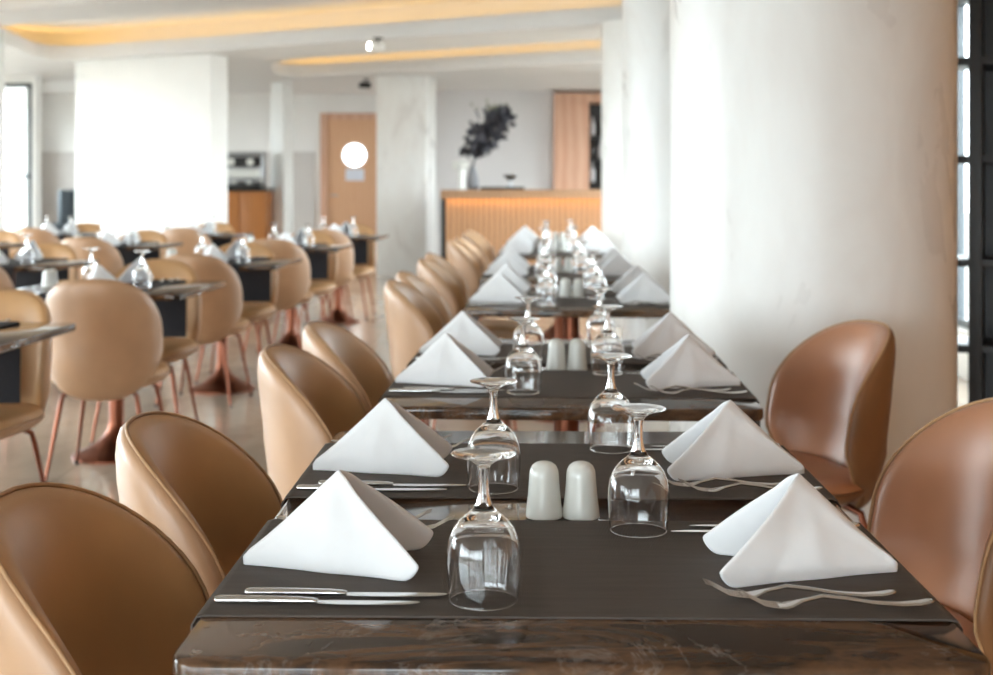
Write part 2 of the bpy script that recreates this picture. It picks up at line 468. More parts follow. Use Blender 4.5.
def build_fork():
    root = put('table_fork', None)
    bm = bmesh.new()
    def zf(x): return interp(x, [(-.105, .0085), (-.085, .0055), (-.055, .0045), (-.02, .0105), (.012, .0150), (.035, .0105), (.055, .0050), (.075, .0065), (.105, .0205)])
    secs = []
    for x, w, h in ((-.106, .0015, .0008), (-.104, .0055, .0013), (-.099, .0078, .0015), (-.09, .0084, .0015), (-.07, .0068, .0016), (-.04, .0046, .0018), (-.01, .0034, .0022), (.015, .0028, .0022), (.03, .0030, .0020), (.04, .0055, .0015)):
        secs.append((x, 0, w, zf(x), h))
    bar_loft(bm, secs, 12); put('handle', finish(bm, 'handle', 'steel', 50), root)
    bm = bmesh.new()
    secs = []
    for x, w, h in ((.036, .0040, .0014), (.042, .0070, .0013), (.049, .0102, .0012), (.056, .0112, .0011), (.064, .0112, .0010)):
        secs.append((x, 0, w, zf(x), h))
    bar_loft(bm, secs, 12)
    for k in range(4):
        y = -.0094+.00627*k
        xs = [.060, .07, .08, .09, .10, .106]
        bar_loft(bm, [(x, y*(1-.06*(x-.06)/.046), .0017 if x < .1 else .0009, zf(x), .0009 if x < .1 else .0005) for x in xs], 8)
    put('tines', finish(bm, 'tines', 'steel', 50), root)
    return root

P_chair = Proto(build_chair())
P_long = Proto(build_table(.40, .60, 'marble_table'))
P_square = Proto(build_table(.40, .40, 'square_table'))
P_goblet = Proto(build_goblet())
P_knife = Proto(build_knife())
P_fork = Proto(build_fork())
NAP = [napkin_mesh(11+i) for i in range(5)]
SHK = shaker_mesh()
RUN_LONG = runner_mesh(.40, .40, .20); RUN_SQ = runner_mesh(.40, .40, .27, 'shaded_runner')
ZT = .7534
n_nap = [0]

def setting(tf, rot, y0, side, which, tname, cut, nap=True, gob=True, grp='', jit=1.0, dn=0.0):
    """side -1: guest at local -x facing +x; +1: guest at +x"""
    f = -side
    def at(x, y): return tf(x, y)
    rz = rot+(0 if side < 0 else math.pi)
    def yo(o): return y0+o if side < 0 else y0+.4-o
    if nap:
        i = n_nap[0]; n_nap[0] += 1
        me = NAP[i % len(NAP)]
        x, y = at(side*(.278+random.uniform(-.006, .006)*jit), yo((.183 if side < 0 else .226)+dn))
        o = put('napkin', me, None, (x, y, ZT), rz+R(random.uniform(-4, 4)*jit))
        sd = o.modifiers.new('smooth', 'SUBSURF'); sd.levels = sd.render_levels = 1
        tag(o, f'white pyramid-folded napkin at the {which} of {tname}', 'napkin', 'folded napkins '+grp)
    if gob:
        x, y = at(side*.098, yo(.053))
        P_goblet.place((x, y, ZT), random.uniform(0, 6), f'upturned clear wine goblet beside the {which} of {tname}', 'upturned goblets '+grp, 'wine glass')
    if cut:
        for k, (o, dx) in enumerate(((.036, -.002), (.064, .026))):
            x, y = at(side*(.278-dx), yo(o))
            P_knife.place((x, y, ZT), rz+R(random.uniform(-.8, .8)), f'{("outer", "inner")[k]} steel knife at the {which} of {tname}', 'table knives '+grp, 'knife')
        for k, (o, dx) in enumerate(((.372, -.012), (.338, .020))):
            x, y = at(side*(.270-dx), yo(o))
            P_fork.place((x, y, ZT), rz+R(2.5 if side > 0 else -2.5)+R(random.uniform(-1.2, 1.2)), f'{("outer", "inner")[k]} steel fork at the {which} of {tname}', 'table forks '+grp, 'fork')

def frame(cx, cy, rot):
    c, s = math.cos(rot), math.sin(rot)
    return lambda x, y: (cx+c*x-s*y, cy+s*x+c*y)

# ------------------------------------------------------------------ the long row of marble tables
ORD = ['first', 'second', 'third', 'fourth', 'fifth', 'sixth']
ROW = [(.0915, 1.861, -1.06), (.175, 3.30, -2.58), (.305, 5.367, -2.58), (.345, 6.86, -2.58), (.425, 8.93, -2.58), (.490, 10.37, -2.58)]
for i, (cx, cy, deg) in enumerate(ROW):
    rot = R(deg); tf = frame(cx, cy, rot)
    tn = f'the {ORD[i]} long-row table'
    what = ('dark marble table at the very front of the long row', 'dark marble table, second in the long row, just before the thick column', 'dark marble table, third in the long row, passing behind the thick column',
            'dark marble table, fourth in the long row', 'dark marble table, fifth in the long row', 'dark marble table at the far end of the long row by the bar')[i]
    P_long.place((cx, cy, 0), rot, what, 'marble tables of the long row', 'table')
    for s, y0 in enumerate((-.465, .065)):
        nf = ('near', 'far')[s]
        x, y = tf(0, y0+.2)
        o = put('table_runner', RUN_LONG, None, (x, y, 0), rot)
        tag(o, f'dark taupe cloth runner across the {nf} half of {tn}', 'table runner', 'runners of the long row')
        for side, sn in ((-1, 'left'), (1, 'right')):
            setting(tf, rot, y0, side, f'{nf} {sn} place', tn, i < 3, True, True, 'of the long row', 1, .0)
            if side < 0:
                x, y = tf((-.41 if i < 2 else -.44)+random.uniform(-.012, .012), y0+.2)
                P_chair.place((x, y, 0), rot, f'tan leather shell chair at the {nf} left place of {tn}', 'chairs of the long row', 'chair')
    for k, dx in enumerate((-.025, .026)):
        x, y = tf(dx, -.036)
        tag(put('shaker', SHK, None, (x, y, .7502), 0), f'{("left", "right")[k]} white ceramic shaker of the pair on {tn}', 'shaker', 'salt and pepper shakers of the long row')
tf = frame(*ROW[0][:2], R(ROW[0][2])); x, y = tf(.56, .42)
def russet(o):
    for ch in o.children:
        k = {'leather_inner': 'russet_inner', 'leather_outer': 'russet_outer'}.get(ch.data.materials[0].name)
        if k: ch.material_slots[0].link = 'OBJECT'; ch.material_slots[0].material = M[k]
        if ch.get('label') == 'pale tan outer back': ch['label'] = 'darker russet outer back'
        if ch.get('label') == 'brown leather inner back': ch['label'] = 'glossy russet inner back'
c1 = P_chair.place((x, y, 0), R(ROW[0][2])+math.pi+R(6), 'russet leather shell chair on the right of the front table, cut by the frame', 'chairs of the long row', 'chair')
tf = frame(*ROW[1][:2], R(ROW[1][2])); russet(c1)
x, y = tf(.58, .275)
c2 = P_chair.place((x, y, 0), R(ROW[1][2])+math.pi+R(17), 'russet leather shell chair standing against the thick white column', 'chairs of the long row', 'chair')

russet(c2)

# ------------------------------------------------------------------ the small square tables by the windows
SQ = [  # name, x, y, near chair, far chair, cutlery, napkins+glasses
    ('the first small aisle table', -1.80, 3.99, False, True, 2, False),
    ('the second small aisle table', -1.69, 5.87, True, True, 2, True),
    ('the third small aisle table', -1.61, 7.75, True, True, 1, True),
    ('the fourth small aisle table', -1.50, 9.65, True, True, 0, True),
    ('the fifth small aisle table', -1.38, 11.5, True, True, 0, True),
    ('the first small middle-row table', -2.83, 7.66, True, True, 0, True),
    ('the second small middle-row table', -2.86, 9.95, True, True, 0, True),
    ('the third small middle-row table', -2.68, 11.9, True, True, 0, True),
    ('the first small outer-row table', -4.02, 9.9, True, True, 0, True),
    ('the second small outer-row table', -3.95, 11.9, True, True, 0, True),
]
for nm, cx, cy, near, far, cut, laid in SQ:
    rot = R(90-2.58); tf = frame(cx, cy, rot)
    P_square.place((cx, cy, 0), rot, 'square dark marble table, ' + nm[4:].replace('table', 'one counted from the camera'), 'square tables by the windows', 'table')
    x, y = tf(0, 0)
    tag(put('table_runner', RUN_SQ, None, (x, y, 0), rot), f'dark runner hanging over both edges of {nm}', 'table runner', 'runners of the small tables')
    for side, sn in ((-1, 'near'), (1, 'far')):
        setting(tf, rot, -.2, side, f'{sn} place', nm, cut == 2 or (cut == 1 and side > 0), laid, laid, 'of the small tables', 1.6)
        if (near if side < 0 else far):
            off = .415 if side < 0 else .44
            x, y = tf(side*off, random.uniform(-.03, .03))
            if nm.startswith('the second small aisle') and side < 0: x, y = tf(-.37, -.10)
            P_chair.place((x, y, 0), rot+(0 if side < 0 else math.pi)+R(random.uniform(-4, 4)), f'tan leather shell chair at the {sn} side of {nm}', 'chairs of the small tables', 'chair')
    if laid:
        for k, dx in enumerate((-.028, .028)):
            x, y = tf(dx, .30)
            tag(put('shaker', SHK, None, (x, y, .7502), 0), f'{("nearer", "farther")[k]} white ceramic shaker of the pair on {nm}', 'shaker', 'shakers of the small tables')

# ------------------------------------------------------------------ the room
ZC = 2.6      # underside of the dropped ceiling
def slab(name, mat, lo, hi): return box_mesh(name, mat, lo, hi)
XL, XR, YB, YF = -7.2, 2.9, 20.6, -5.5
struct('floor', slab('floor', 'floor_stone', (XL-.3, YF-.3, -.1), (XR+.3, YB+.3, 0)))
struct('exterior_ground', slab('exterior_ground', 'paving', (-40, -40, -.32), (40, 60, -.12)))

def wall_with_holes(name, mat, length, height, thick, holes):
    """wall in local x (0..length), z, thickness along y; holes: (x0,x1,z0,z1)"""
    xs = sorted({0, length, *[h[0] for h in holes], *[h[1] for h in holes]})
    zs = sorted({0, height, *[h[2] for h in holes], *[h[3] for h in holes]})
    bm = bmesh.new()
    solid = {}
    for i in range(len(xs)-1):
        for j in range(len(zs)-1):
            cx = (xs[i]+xs[i+1])/2; cz = (zs[j]+zs[j+1])/2
            solid[i, j] = not any(h[0] < cx < h[1] and h[2] < cz < h[3] for h in holes)
    V = {}
    def v(x, y, z):
        k = (round(x, 4), y, round(z, 4))
        if k not in V: V[k] = bm.verts.new(k)
        return V[k]
    for (i, j), ok in solid.items():
        if not ok: continue
        x0, x1, z0, z1 = xs[i], xs[i+1], zs[j], zs[j+1]
        bm.faces.new((v(x0, 0, z0), v(x1, 0, z0), v(x1, 0, z1), v(x0, 0, z1)))
        bm.faces.new((v(x0, thick, z1), v(x1, thick, z1), v(x1, thick, z0), v(x0, thick, z0)))
        if not solid.get((i-1, j)): bm.faces.new((v(x0, 0, z1), v(x0, thick, z1), v(x0, thick, z0), v(x0, 0, z0)))
        if not solid.get((i+1, j)): bm.faces.new((v(x1, 0, z0), v(x1, thick, z0), v(x1, thick, z1), v(x1, 0, z1)))
        if not solid.get((i, j-1)): bm.faces.new((v(x0, 0, z0), v(x0, thick, z0), v(x1, thick, z0), v(x1, 0, z0)))
        if not solid.get((i, j+1)): bm.faces.new((v(x0, 0, z1), v(x1, 0, z1), v(x1, thick, z1), v(x0, thick, z1)))
    return finish(bm, name, mat, 0, False)

def window(num, w, h, nx, nz, loc, rotz, frame_mat='dark_frame'):
    """framed window, local x = width, opening toward +y"""
    root = put(f'window_{num}', None, None, loc, rotz); root['kind'] = 'structure'
    bm = bmesh.new(); fw = .05
    box(bm, (0, .04, 0), (fw, .12, h)); box(bm, (w-fw, .04, 0), (w, .12, h)); box(bm, (0, .04, 0), (w, .12, fw)); box(bm, (0, .04, h-fw), (w, .12, h))
    for k in range(1, nx): box(bm, (w*k/nx-.025, .05, 0), (w*k/nx+.025, .11, h))
    for k in range(1, nz): box(bm, (0, .05, h*k/nz-.02), (w, .11, h*k/nz+.02))
    bmf = bpy.data.meshes.new('window_frame'); bm.to_mesh(bmf); bm.free(); bmf.materials.append(M[frame_mat])
    put('window_frame', bmf, root)
    put('window_pane', box_mesh('window_pane', 'pane_glass', (.03, .078, .03), (w-.03, .082, h-.03)), root)
    # daylight entering here: a sampling portal for the sky
    ld = bpy.data.lights.new('daylight_portal', 'AREA'); ld.shape = 'RECTANGLE'; ld.size = w; ld.size_y = h; ld.cycles.is_portal = True
    lo = bpy.data.objects.new('daylight_portal', ld); COL.objects.link(lo); lo.parent = root
    lo.location = (w/2, .14, h/2); lo.rotation_euler = (R(-90), 0, 0)     # facing local -y, into the room
    return root

HW = 2.55
# left wall: runs along Y at XL, windows along it (local x -> -Y .. build with rotation 90 deg: local x=+Y, local y=-X)
LW = 17.0-YF
holes = []
wy = []
y = .4
while y+2.6 < LW-.3:
    if not 4 < y < 9: holes.append((y, y+2.6, .12, 2.42))
    if not 4 < y < 9: wy.append(y)
    y += 2.9
struct('wall_left', wall_with_holes('wall_left', 'white_paint', LW, ZC, .25, holes), None, (XL, YF, 0), R(90))
num = 1
for y in wy:
    window(num, 2.6, 2.3, 2, 1, (XL, YF+y, .12), R(90)); num += 1
# front wall (behind the camera), windows over its left half
FL = XR-XL
holes = [(3.2, 4.6, .12, 2.42)]+[(4.75+2.6*k, 4.75+2.6*k+2.45, .12, 2.42) for k in range(2)]
struct('wall_front', wall_with_holes('wall_front', 'white_paint', FL, ZC, .25, holes), None, (XR, YF, 0), R(180))
for hx, hx1, _a, _b in holes:
    window(num, hx1-hx, 2.3, 2, 3, (XR-hx, YF, .12), R(180)); num += 1
# window wall facing the camera, far back left
struct('wall_return', wall_with_holes('wall_return', 'white_paint', 1.27, ZC, .2, [(.42, 1.22, .1, 2.5)]), None, (XL, 17.0, 0), 0)
window(num, .8, 2.4, 1, 2, (XL+.42, 17.0, .1), 0); num += 1
struct('wall_recess', wall_with_holes('wall_recess', 'grey_wall', 3.7, ZC, .15, [(.5, 2.9, .7, 2.3)]), None, (-5.97, 17.2, 0), R(90+20.6))
c_, s_ = math.cos(R(110.6)), math.sin(R(110.6)); window(num, 2.4, 1.6, 2, 1, (-5.97+.5*c_, 17.2+.5*s_, .7), R(110.6)); num += 1  # unseen window added to brighten the back wall and door
struct('wall_back', slab('wall_back', 'grey_wall', (XL-.2, YB, 0), (XR+.2, YB+.2, ZC)))
RW = YB-6.4; rh = [(.9, 2.5, .3, 2.4)]+[(1.2+3.2*k, 1.2+3.2*k+2.6, .3, 2.4) for k in range(1, 4)]  # made-up windows behind the columns, added to brighten the bar wall and soffit
struct('wall_right', wall_with_holes('wall_right', 'white_paint', RW, ZC, .2, rh), None, (XR, YB, 0), R(-90))
for h in rh: window(num, h[1]-h[0], 2.1, 2, 1, (XR, YB-h[0], .3), R(-90)); num += 1
struct('wall_right_panelling', slab('wall_right_panelling', 'wall_wood', (XR, YF-.25, 0), (XR+.2, 6.4, ZC)), 'warm wood panelled wall behind the dark shelving')
struct('trim_1', slab('trim_1', 'wainscot', (-7.15, YB-.02, 0), (-2.83, YB, 1.70)), 'darker grey wainscot panel on the back wall')
struct('baseboard_back', slab('baseboard_back', 'white_paint', (-2.83+1.1, YB-.025, 0), (-.9, YB, .12)))
struct('wall_bar', slab('wall_bar', 'lilac_wall', (-1.0, 19.9, 0), (.86, YB-.001, ZC)))

# ceiling: dropped slab with three slanting openings, each covered by a lit cove
def opening(corners, radii, grow=0.0):
    """rounded polygon (counter-clockwise corners), edges moved outward by grow"""
    P = [Vector(p) for p in corners]; n = len(P); L = []
    for i in range(n):
        d = (P[(i+1) % n]-P[i]).normalized(); L.append((P[i]+Vector((d.y, -d.x))*grow, d))
    Q = []
    for i in range(n):
        (p, d), (q, e) = L[i-1], L[i]
        t = ((q-p).x*e.y-(q-p).y*e.x)/(d.x*e.y-d.y*e.x); Q.append(p+d*t)
    out = []
    for i in range(n):
        r = radii[i]
        if r == 0: out.append(tuple(Q[i])); continue
        r += grow; d0 = (Q[i-1]-Q[i]).normalized(); d1 = (Q[(i+1) % n]-Q[i]).normalized()
        for k in range(13):
            u = k/12; out.append(tuple(Q[i]+d0*r*(1-u)**2+d1*r*u**2))
    return out
# corners counter-clockwise from above: near left, near right, far right, far left
OPEN = [[(-4.2, 8.9), (2.70, 5.2), (2.70, 6.75), (-4.6, 11.0)],
        [(-4.75, 11.85), (2.70, 8.0), (2.70, 10.45), (-5.15, 15.1)],
        [(-2.6, 15.0), (2.70, 11.7), (2.70, 14.25), (-2.9, 17.4)]]
RAD = (.7, 0, 0, .9)
bm = bmesh.new()
def loop(pts, z):
    vs = [bm.verts.new((x, y, z)) for x, y in pts]
    return [bm.edges.new((vs[i], vs[(i+1) % len(vs)])) for i in range(len(vs))]
polys = []
for cs in OPEN: polys.append(opening(cs, RAD))
edges = loop([(XL-.25, YF-.25), (XR+.2, YF-.25), (XR+.2, YB+.2), (XL-.25, YB+.2)], ZC)
for pl in polys: edges += loop(pl, ZC)
bmesh.ops.triangle_fill(bm, use_beauty=True, use_dissolve=False, edges=edges, normal=(0, 0, -1))
def inside(pt, pl):
    c = False
    for i in range(len(pl)):
        (x1, y1), (x2, y2) = pl[i], pl[i-1]
        if (y1 > pt[1]) != (y2 > pt[1]) and pt[0] < (x2-x1)*(pt[1]-y1)/(y2-y1)+x1: c = not c
    return c
kill = [f for f in bm.faces if any(inside(f.calc_center_median().xy, pl) for pl in polys)]
bmesh.ops.delete(bm, geom=kill, context='FACES')
ret = bmesh.ops.extrude_face_region(bm, geom=list(bm.faces))
for v in [g for g in ret['geom'] if isinstance(g, bmesh.types.BMVert)]: v.co.z += .15
struct('ceiling', finish(bm, 'ceiling', 'ceiling_paint', 30))
for i, cs in enumerate(OPEN):
    big = [(min(x, XR), y) for x, y in opening(cs, RAD, .42)]
    bm = bmesh.new()
    loft(bm, [[(x, y, ZC+.15) for x, y in big], [(x, y, ZC+.36) for x, y in big]], False, True)
    struct('ceiling_cove', finish(bm, 'ceiling_cove', 'ceiling_paint', 30), 'raised ceiling recess with hidden warm light')
    # the strip follows the far edge and the rounded left end
    clip = lambda ps: [(min(x, XR-.06), y) for x, y in ps]
    a = clip(opening(cs, RAD, .22))[-14:]; b2 = clip(opening(cs, RAD, .26))[-14:]
    a += [clip(opening(cs, RAD, .22))[k] for k in range(7)]; b2 += [clip(opening(cs, RAD, .26))[k] for k in range(7)]
    bm = bmesh.new()
    loft(bm, [[(x, y, ZC+.1505), (u, v, ZC+.1505), (u, v, ZC+.160), (x, y, ZC+.160)] for (x, y), (u, v) in zip(a, b2)])
    tag(put('light_strip', finish(bm, 'light_strip', 'led_warm', 30)), f'warm light strip hidden in the {("nearest", "middle", "deepest")[i]} ceiling recess', 'light strip', 'ceiling light strips')

# columns and pillars
def round_column(x, y, r, label):
    bm = bmesh.new(); lathe(bm, [(r, 0), (r, ZC)], 96)
    o = struct('column', finish(bm, 'column', 'pearl_plaster', 30), label, (x, y, 0))
round_column(1.041, 4.378, .4615, 'thick round pearl white column beside the long row')
round_column(1.215, 7.95, .455, 'second round white column half hidden by the thick one')
round_column(1.37, 11.5, .455, 'third round white column at the end of the long row')
def pillar(x, y, w, d, rot, label, mat='white_paint'):
    bm = bmesh.new(); box(bm, (-w, 0, 0), (0, d, ZC), .01)
    struct('pillar', finish(bm, 'pillar', mat, 40), label, (x, y, 0), rot)     # origin: its near right corner
pillar(-3.07, 14.2, 1.90, .3, R(-25), 'broad white square pillar behind the small tables')
pillar(-2.92, 18.1, .24, .20, R(-33), 'slim white square pillar beside the wood sideboard')
pillar(-.905, 17.0, .66, .62, R(-9), 'white plaster pillar standing left of the bar', 'pearl_plaster')
pillar(-4.43, 11.9, .5, .5, R(21), 'white pillar cut by the left frame edge')

# door with round window
door = put('door_1', None, None, (-2.74, YB, 0)); door['kind'] = 'structure'
bm = bmesh.new(); box(bm, (0, -.07, 0), (.10, .0, 2.30)); box(bm, (1.05, -.07, 0), (1.15, 0, 2.30)); box(bm, (.10, -.07, 2.2), (1.05, 0, 2.30))
put('door_frame', finish(bm, 'door_frame', 'panel_wood', 30, False), door)
put('door_leaf', box_mesh('door_leaf', 'door_wood', (.10, -.04, .01), (1.05, 0, 2.2)), door)
bm = bmesh.new()
ringp = lambda r, y: [(.53+r*math.cos(2*math.pi*k/40), y, 1.645+r*math.sin(2*math.pi*k/40)) for k in range(40)]
loft(bm, [ringp(.2, -.041), ringp(.2, -.052), ringp(.175, -.052), ringp(.175, -.041)], False, False)
put('porthole_rim', finish(bm, 'porthole_rim', 'white_paint', 40), door)
bm = bmesh.new(); loft(bm, [ringp(.176, -.043), ringp(.176, -.046)]); put('porthole_glass', finish(bm, 'porthole_glass', 'porthole_light', 30), door)['label'] = 'bright round window'
put('door_notice', box_mesh('door_notice', 'paper', (.39, -.046, 1.25), (.68, -.041, 1.43)), door)['label'] = 'small pale notice'
bm = bmesh.new(); tube(bm, [(.17, -.04, 1.02), (.17, -.09, 1.02), (.28, -.09, 1.02)], .012, 8); put('door_handle', finish(bm, 'door_handle', 'dull_steel', 40), door)

# ------------------------------------------------------------------ bar
bar = put('bar_counter', None, None, (-.655, 16.0, 0)); BL = 2.3
tag(bar, 'slatted wooden bar with a glowing strip under its top', 'bar counter')
bm = bmesh.new(); box(bm, (-.02, -.12, 1.07), (BL, .60, 1.13), .006); box(bm, (-.02, -.12, 1.02), (BL, -.095, 1.071), .003)
put('counter_top', finish(bm, 'counter_top', 'bar_top_wood', 40), bar)
put('body', box_mesh('body', 'ebony', (.04, .02, .05), (BL-.02, .52, 1.07)), bar)
bm = bmesh.new(); x = .045; k = 0
while x < BL-.03: box(bm, (x, -.012, .06), (x+.052, .02, 1.06)); x += .066
put('slat_front', finish(bm, 'slat_front', 'bar_wood', 30, False), bar)
put('plinth', box_mesh('plinth', 'black_metal', (.05, .03, 0), (BL-.03, .5, .05)), bar)
put('glow_strip', box_mesh('glow_strip', 'led_bar', (.03, -.088, 1.045), (BL-.02, -.065, 1.065)), bar)['label'] = 'glowing amber light strip'
put('end_post', box_mesh('end_post', 'ebony', (-.02, -.03, 0), (.03, .55, 1.03)), bar)
def on_bar(px, y=16.2): return ((px-PX0)*y/F_PX, y, 1.1305)
tap = put('beer_tap', None, None, on_bar(461.5)); tag(tap, 'white tap tower with a rounded head standing on the bar', 'beer tap')
bm = bmesh.new(); lathe(bm, [(.055, 0), (.055, .012), (.048, .02), (.046, .27)], 24, (0, 0, 0), True, True); put('tower', finish(bm, 'tower', 'ceramic', 40), tap)
bm = bmesh.new()
bar_loft(bm, [(-.12, 0, .01, .30, .01), (-.115, 0, .04, .30, .04), (-.08, 0, .056, .30, .056), (.04, 0, .056, .30, .056), (.08, 0, .04, .30, .04), (.088, 0, .01, .30, .01)], 20); put('head', finish(bm, 'head', 'ceramic', 50), tap)
bm = bmesh.new(); tube(bm, [(-.03, -.05, .30), (-.03, -.09, .29), (-.03, -.10, .24)], .012, 10); put('spout', finish(bm, 'spout', 'dull_steel', 40), tap)
vase = put('vase', None, None, on_bar(473, 16.35)); tag(vase, 'grey vase holding dark leafy branches on the bar', 'vase')
bm = bmesh.new(); lathe(bm, [(.05, 0), (.07, .02), (.075, .12), (.055, .22), (.035, .26), (.04, .28), (.033, .275), (.03, .2)], 24, (0, 0, 0), True, True); vb = finish(bm, 'body', 'grey_pot', 50); put('body', vb, vase)
spray = put('leafy_branch', None, None, (on_bar(473, 16.35)[0], 16.35, 1.412)); tag(spray, 'dark grey leafy branch leaning over from the vase on the bar', 'branch')
def leaf(bm, p, d, L, w, rng):
    d = d.normalized(); side = d.cross(Vector((rng.uniform(-1, 1), rng.uniform(-1, 1), rng.uniform(-.4, .4)))).normalized(); n = d.cross(side)
    rings = []
    for q, ww in ((0, .05), (.2, .6), (.5, 1), (.8, .6), (1, .04)):
        c = p+d*L*q+n*L*.12*math.sin(q*3)
        rings.append([c-side*w*ww, c-n*.0015, c+side*w*ww, c+n*.0015])
    loft(bm, rings)
rng = random.Random(5)
stem_pts = [Vector((0, 0, 0)), Vector((.02, 0, .10)), Vector((.08, .01, .25)), Vector((.17, 0, .40)), Vector((.27, .02, .50)), Vector((.34, 0, .60)), Vector((.40, 0, .68))]
bm = bmesh.new(); tube(bm, stem_pts, [.012, .011, .01, .008, .007, .005, .003], 8); 
tube(bm, [stem_pts[3], Vector((.34, .02, .5)), Vector((.50, .01, .60))], [.006, .005, .003], 8)
tube(bm, [stem_pts[2], Vector((.12, -.04, .42)), Vector((.16, -.05, .62))], [.006, .005, .003], 8)
put('twig', finish(bm, 'twig', 'dark_leaf', 40), spray)
bm = bmesh.new(); bm2 = bmesh.new()
for k in range(300):
    u = rng.random()**.8
    i = min(len(stem_pts)-2, int(u*(len(stem_pts)-1))); fr_ = u*(len(stem_pts)-1)-i
    p = stem_pts[i].lerp(stem_pts[i+1], fr_)
    sp = .02+.080*math.sin(min(1, u*1.1)*math.pi)**.8
    p = p+Vector((rng.gauss(0, sp), rng.gauss(0, sp*.6), rng.gauss(0, sp*.6)))
    if p.z < .10: continue
    d = Vector((rng.gauss(.3, .6), rng.gauss(0, .5), rng.gauss(.5, .6)))
    if p.z < .22: d.z = abs(d.z)+.2; d.x *= .5
    leaf(bm, p, d, rng.uniform(.10, .17), rng.uniform(.028, .05), rng)
for k in range(26):
    p = Vector((rng.gauss(.30, .10), rng.gauss(0, .05), rng.gauss(.70, .05)))
    leaf(bm2, p, Vector((rng.gauss(0, .5), rng.gauss(0, .5), 1)), rng.uniform(.06, .1), .016, rng)
put('foliage', finish(bm, 'foliage', 'dark_leaf', 40), spray); put('tip_leaves', finish(bm2, 'tip_leaves', 'pale_leaf', 40), spray)['label'] = 'pale green tip leaves'
tray = put('drip_tray', box_mesh('drip_tray', 'black_metal', (-.26, -.12, 0), (.28, .12, .035), .006), None, on_bar(492, 16.2))
tag(tray, 'low black tray lying along the bar top', 'tray')
tray.location.x = .06
bl = put('steel_bowl', None, None, ((510-PX0)*16.2/F_PX, 16.2, 1.1665)); tag(bl, 'small steel footed bowl on the black bar tray', 'bowl')
bm = bmesh.new(); lathe(bm, [(.05, 0), (.05, .008), (.012, .02), (.012, .07), (.03, .08), (.07, .11), (.085, .15), (.082, .15), (.066, .112), (.001, .085)], 24, (0, 0, 0), True, True)
put('body', finish(bm, 'body', 'dull_steel', 40), bl)
cab = put('bottle_cabinet', None, None, (.86, 19.75, 0)); tag(cab, 'tall wooden cabinet with dark bottle shelves behind the bar', 'cabinet')
bm = bmesh.new(); box(bm, (0, 0, 0), (.10, .8, 2.56)); box(bm, (.10, .0, 2.42), (1.5, .8, 2.56)); box(bm, (.10, .05, 0), (.53, .8, 2.42)); box(bm, (1.42, 0, 0), (1.5, .8, 2.42)); box(bm, (.53, .55, 0), (1.42, .8, 2.42))
put('carcass', finish(bm, 'carcass', 'panel_wood', 30, False), cab)
put('back_panel', box_mesh('back_panel', 'ebony', (.531, .52, 0), (1.419, .549, 2.419)), cab)
for z in (.6, 1.2, 1.55, 1.9): put('shelf', box_mesh('shelf', 'ebony', (.531, .08, z), (1.419, .519, z+.03)), cab)
bmb = bmesh.new(); lathe(bmb, [(.036, 0), (.038, .004), (.038, .16), (.03, .19), (.014, .215), (.013, .28), (.015, .285)], 20, (0, 0, 0), True, True); BTL = finish(bmb, 'bottle', 'clear_bottle', 50)
bmb = bmesh.new(); lathe(bmb, [(.036, 0), (.038, .004), (.038, .17), (.03, .2), (.014, .225), (.013, .29), (.015, .295)], 20, (0, 0, 0), True, True); BTL2 = finish(bmb, 'bottle', 'bottle_glass', 50)
for zi, (z, w) in enumerate(((1.2, 'lowest'), (1.55, 'middle'), (1.9, 'top'))):
    for k in range(3):
        o = put('bottle', BTL if (k+zi) % 2 == 0 else BTL2, None, (.86+.60+.12*k, 20.05, z+.0305))
        tag(o, f'{("clear" if (k+zi) % 2 == 0 else "dark brown")} bottle, {ORD[k]} from the wood panel on the {w} cabinet shelf', 'bottle', 'bottles in the cabinet')

# ------------------------------------------------------------------ sideboard with coffee machine, dark armchair, ceiling spots, shelving
sb = put('sideboard', None, None, (-4.14, 17.7, 0)); tag(sb, 'brown wooden sideboard with a black top between the two pillars', 'sideboard')
put('body', box_mesh('body', 'counter_wood', (0, 0, .06), (1.05, .55, 1.10), .004), sb)
put('worktop', box_mesh('worktop', 'dark_counter', (-.02, -.03, 1.10), (1.07, .56, 1.14), .005), sb)
for k in range(3): put('door', box_mesh('door', 'counter_wood', (.01+.35*k, -.018, .08), (.34+.35*k, 0, 1.08), .004), sb)
put('plinth', box_mesh('plinth', 'black_metal', (.03, .03, 0), (1.02, .5, .06)), sb)
cm = put('coffee_machine', None, None, (-3.94, 17.75, 1.1405)); tag(cm, 'steel espresso machine with black gauge panel on the sideboard', 'coffee machine')
put('body', box_mesh('body', 'dull_steel', (0, .1, .05), (.78, .45, .46), .02), cm)
put('front_cover', box_mesh('front_cover', 'ceramic', (.05, -.02, .14), (.75, .1, .26), .03), cm)['label'] = 'white rounded front'
put('gauge_panel', box_mesh('gauge_panel', 'black_metal', (.12, .06, .29), (.76, .10, .42), .01), cm)
for gx in (.36, .62):
    bm = bmesh.new(); rg = lambda r, y: [(gx+r*math.cos(2*math.pi*k/24), y, .355+r*math.sin(2*math.pi*k/24)) for k in range(24)]
    loft(bm, [rg(.05, .06), rg(.05, .045), rg(.044, .045)]); put('gauge', finish(bm, 'gauge', 'ceramic', 40), cm)
put('drip_tray', box_mesh('drip_tray', 'black_metal', (.0, -.1, .0), (.78, .45, .05), .006), cm)
put('cup_rail', box_mesh('cup_rail', 'dull_steel', (.0, .06, .46), (.78, .45, .49), .008), cm)
bm = bmesh.new(); lathe(bm, [(.018, 0), (.024, .006), (.036, .05), (.034, .05), (.02, .01)], 20, (0, 0, 0), True, True); CUP = finish(bm, 'cup', 'ceramic', 50)
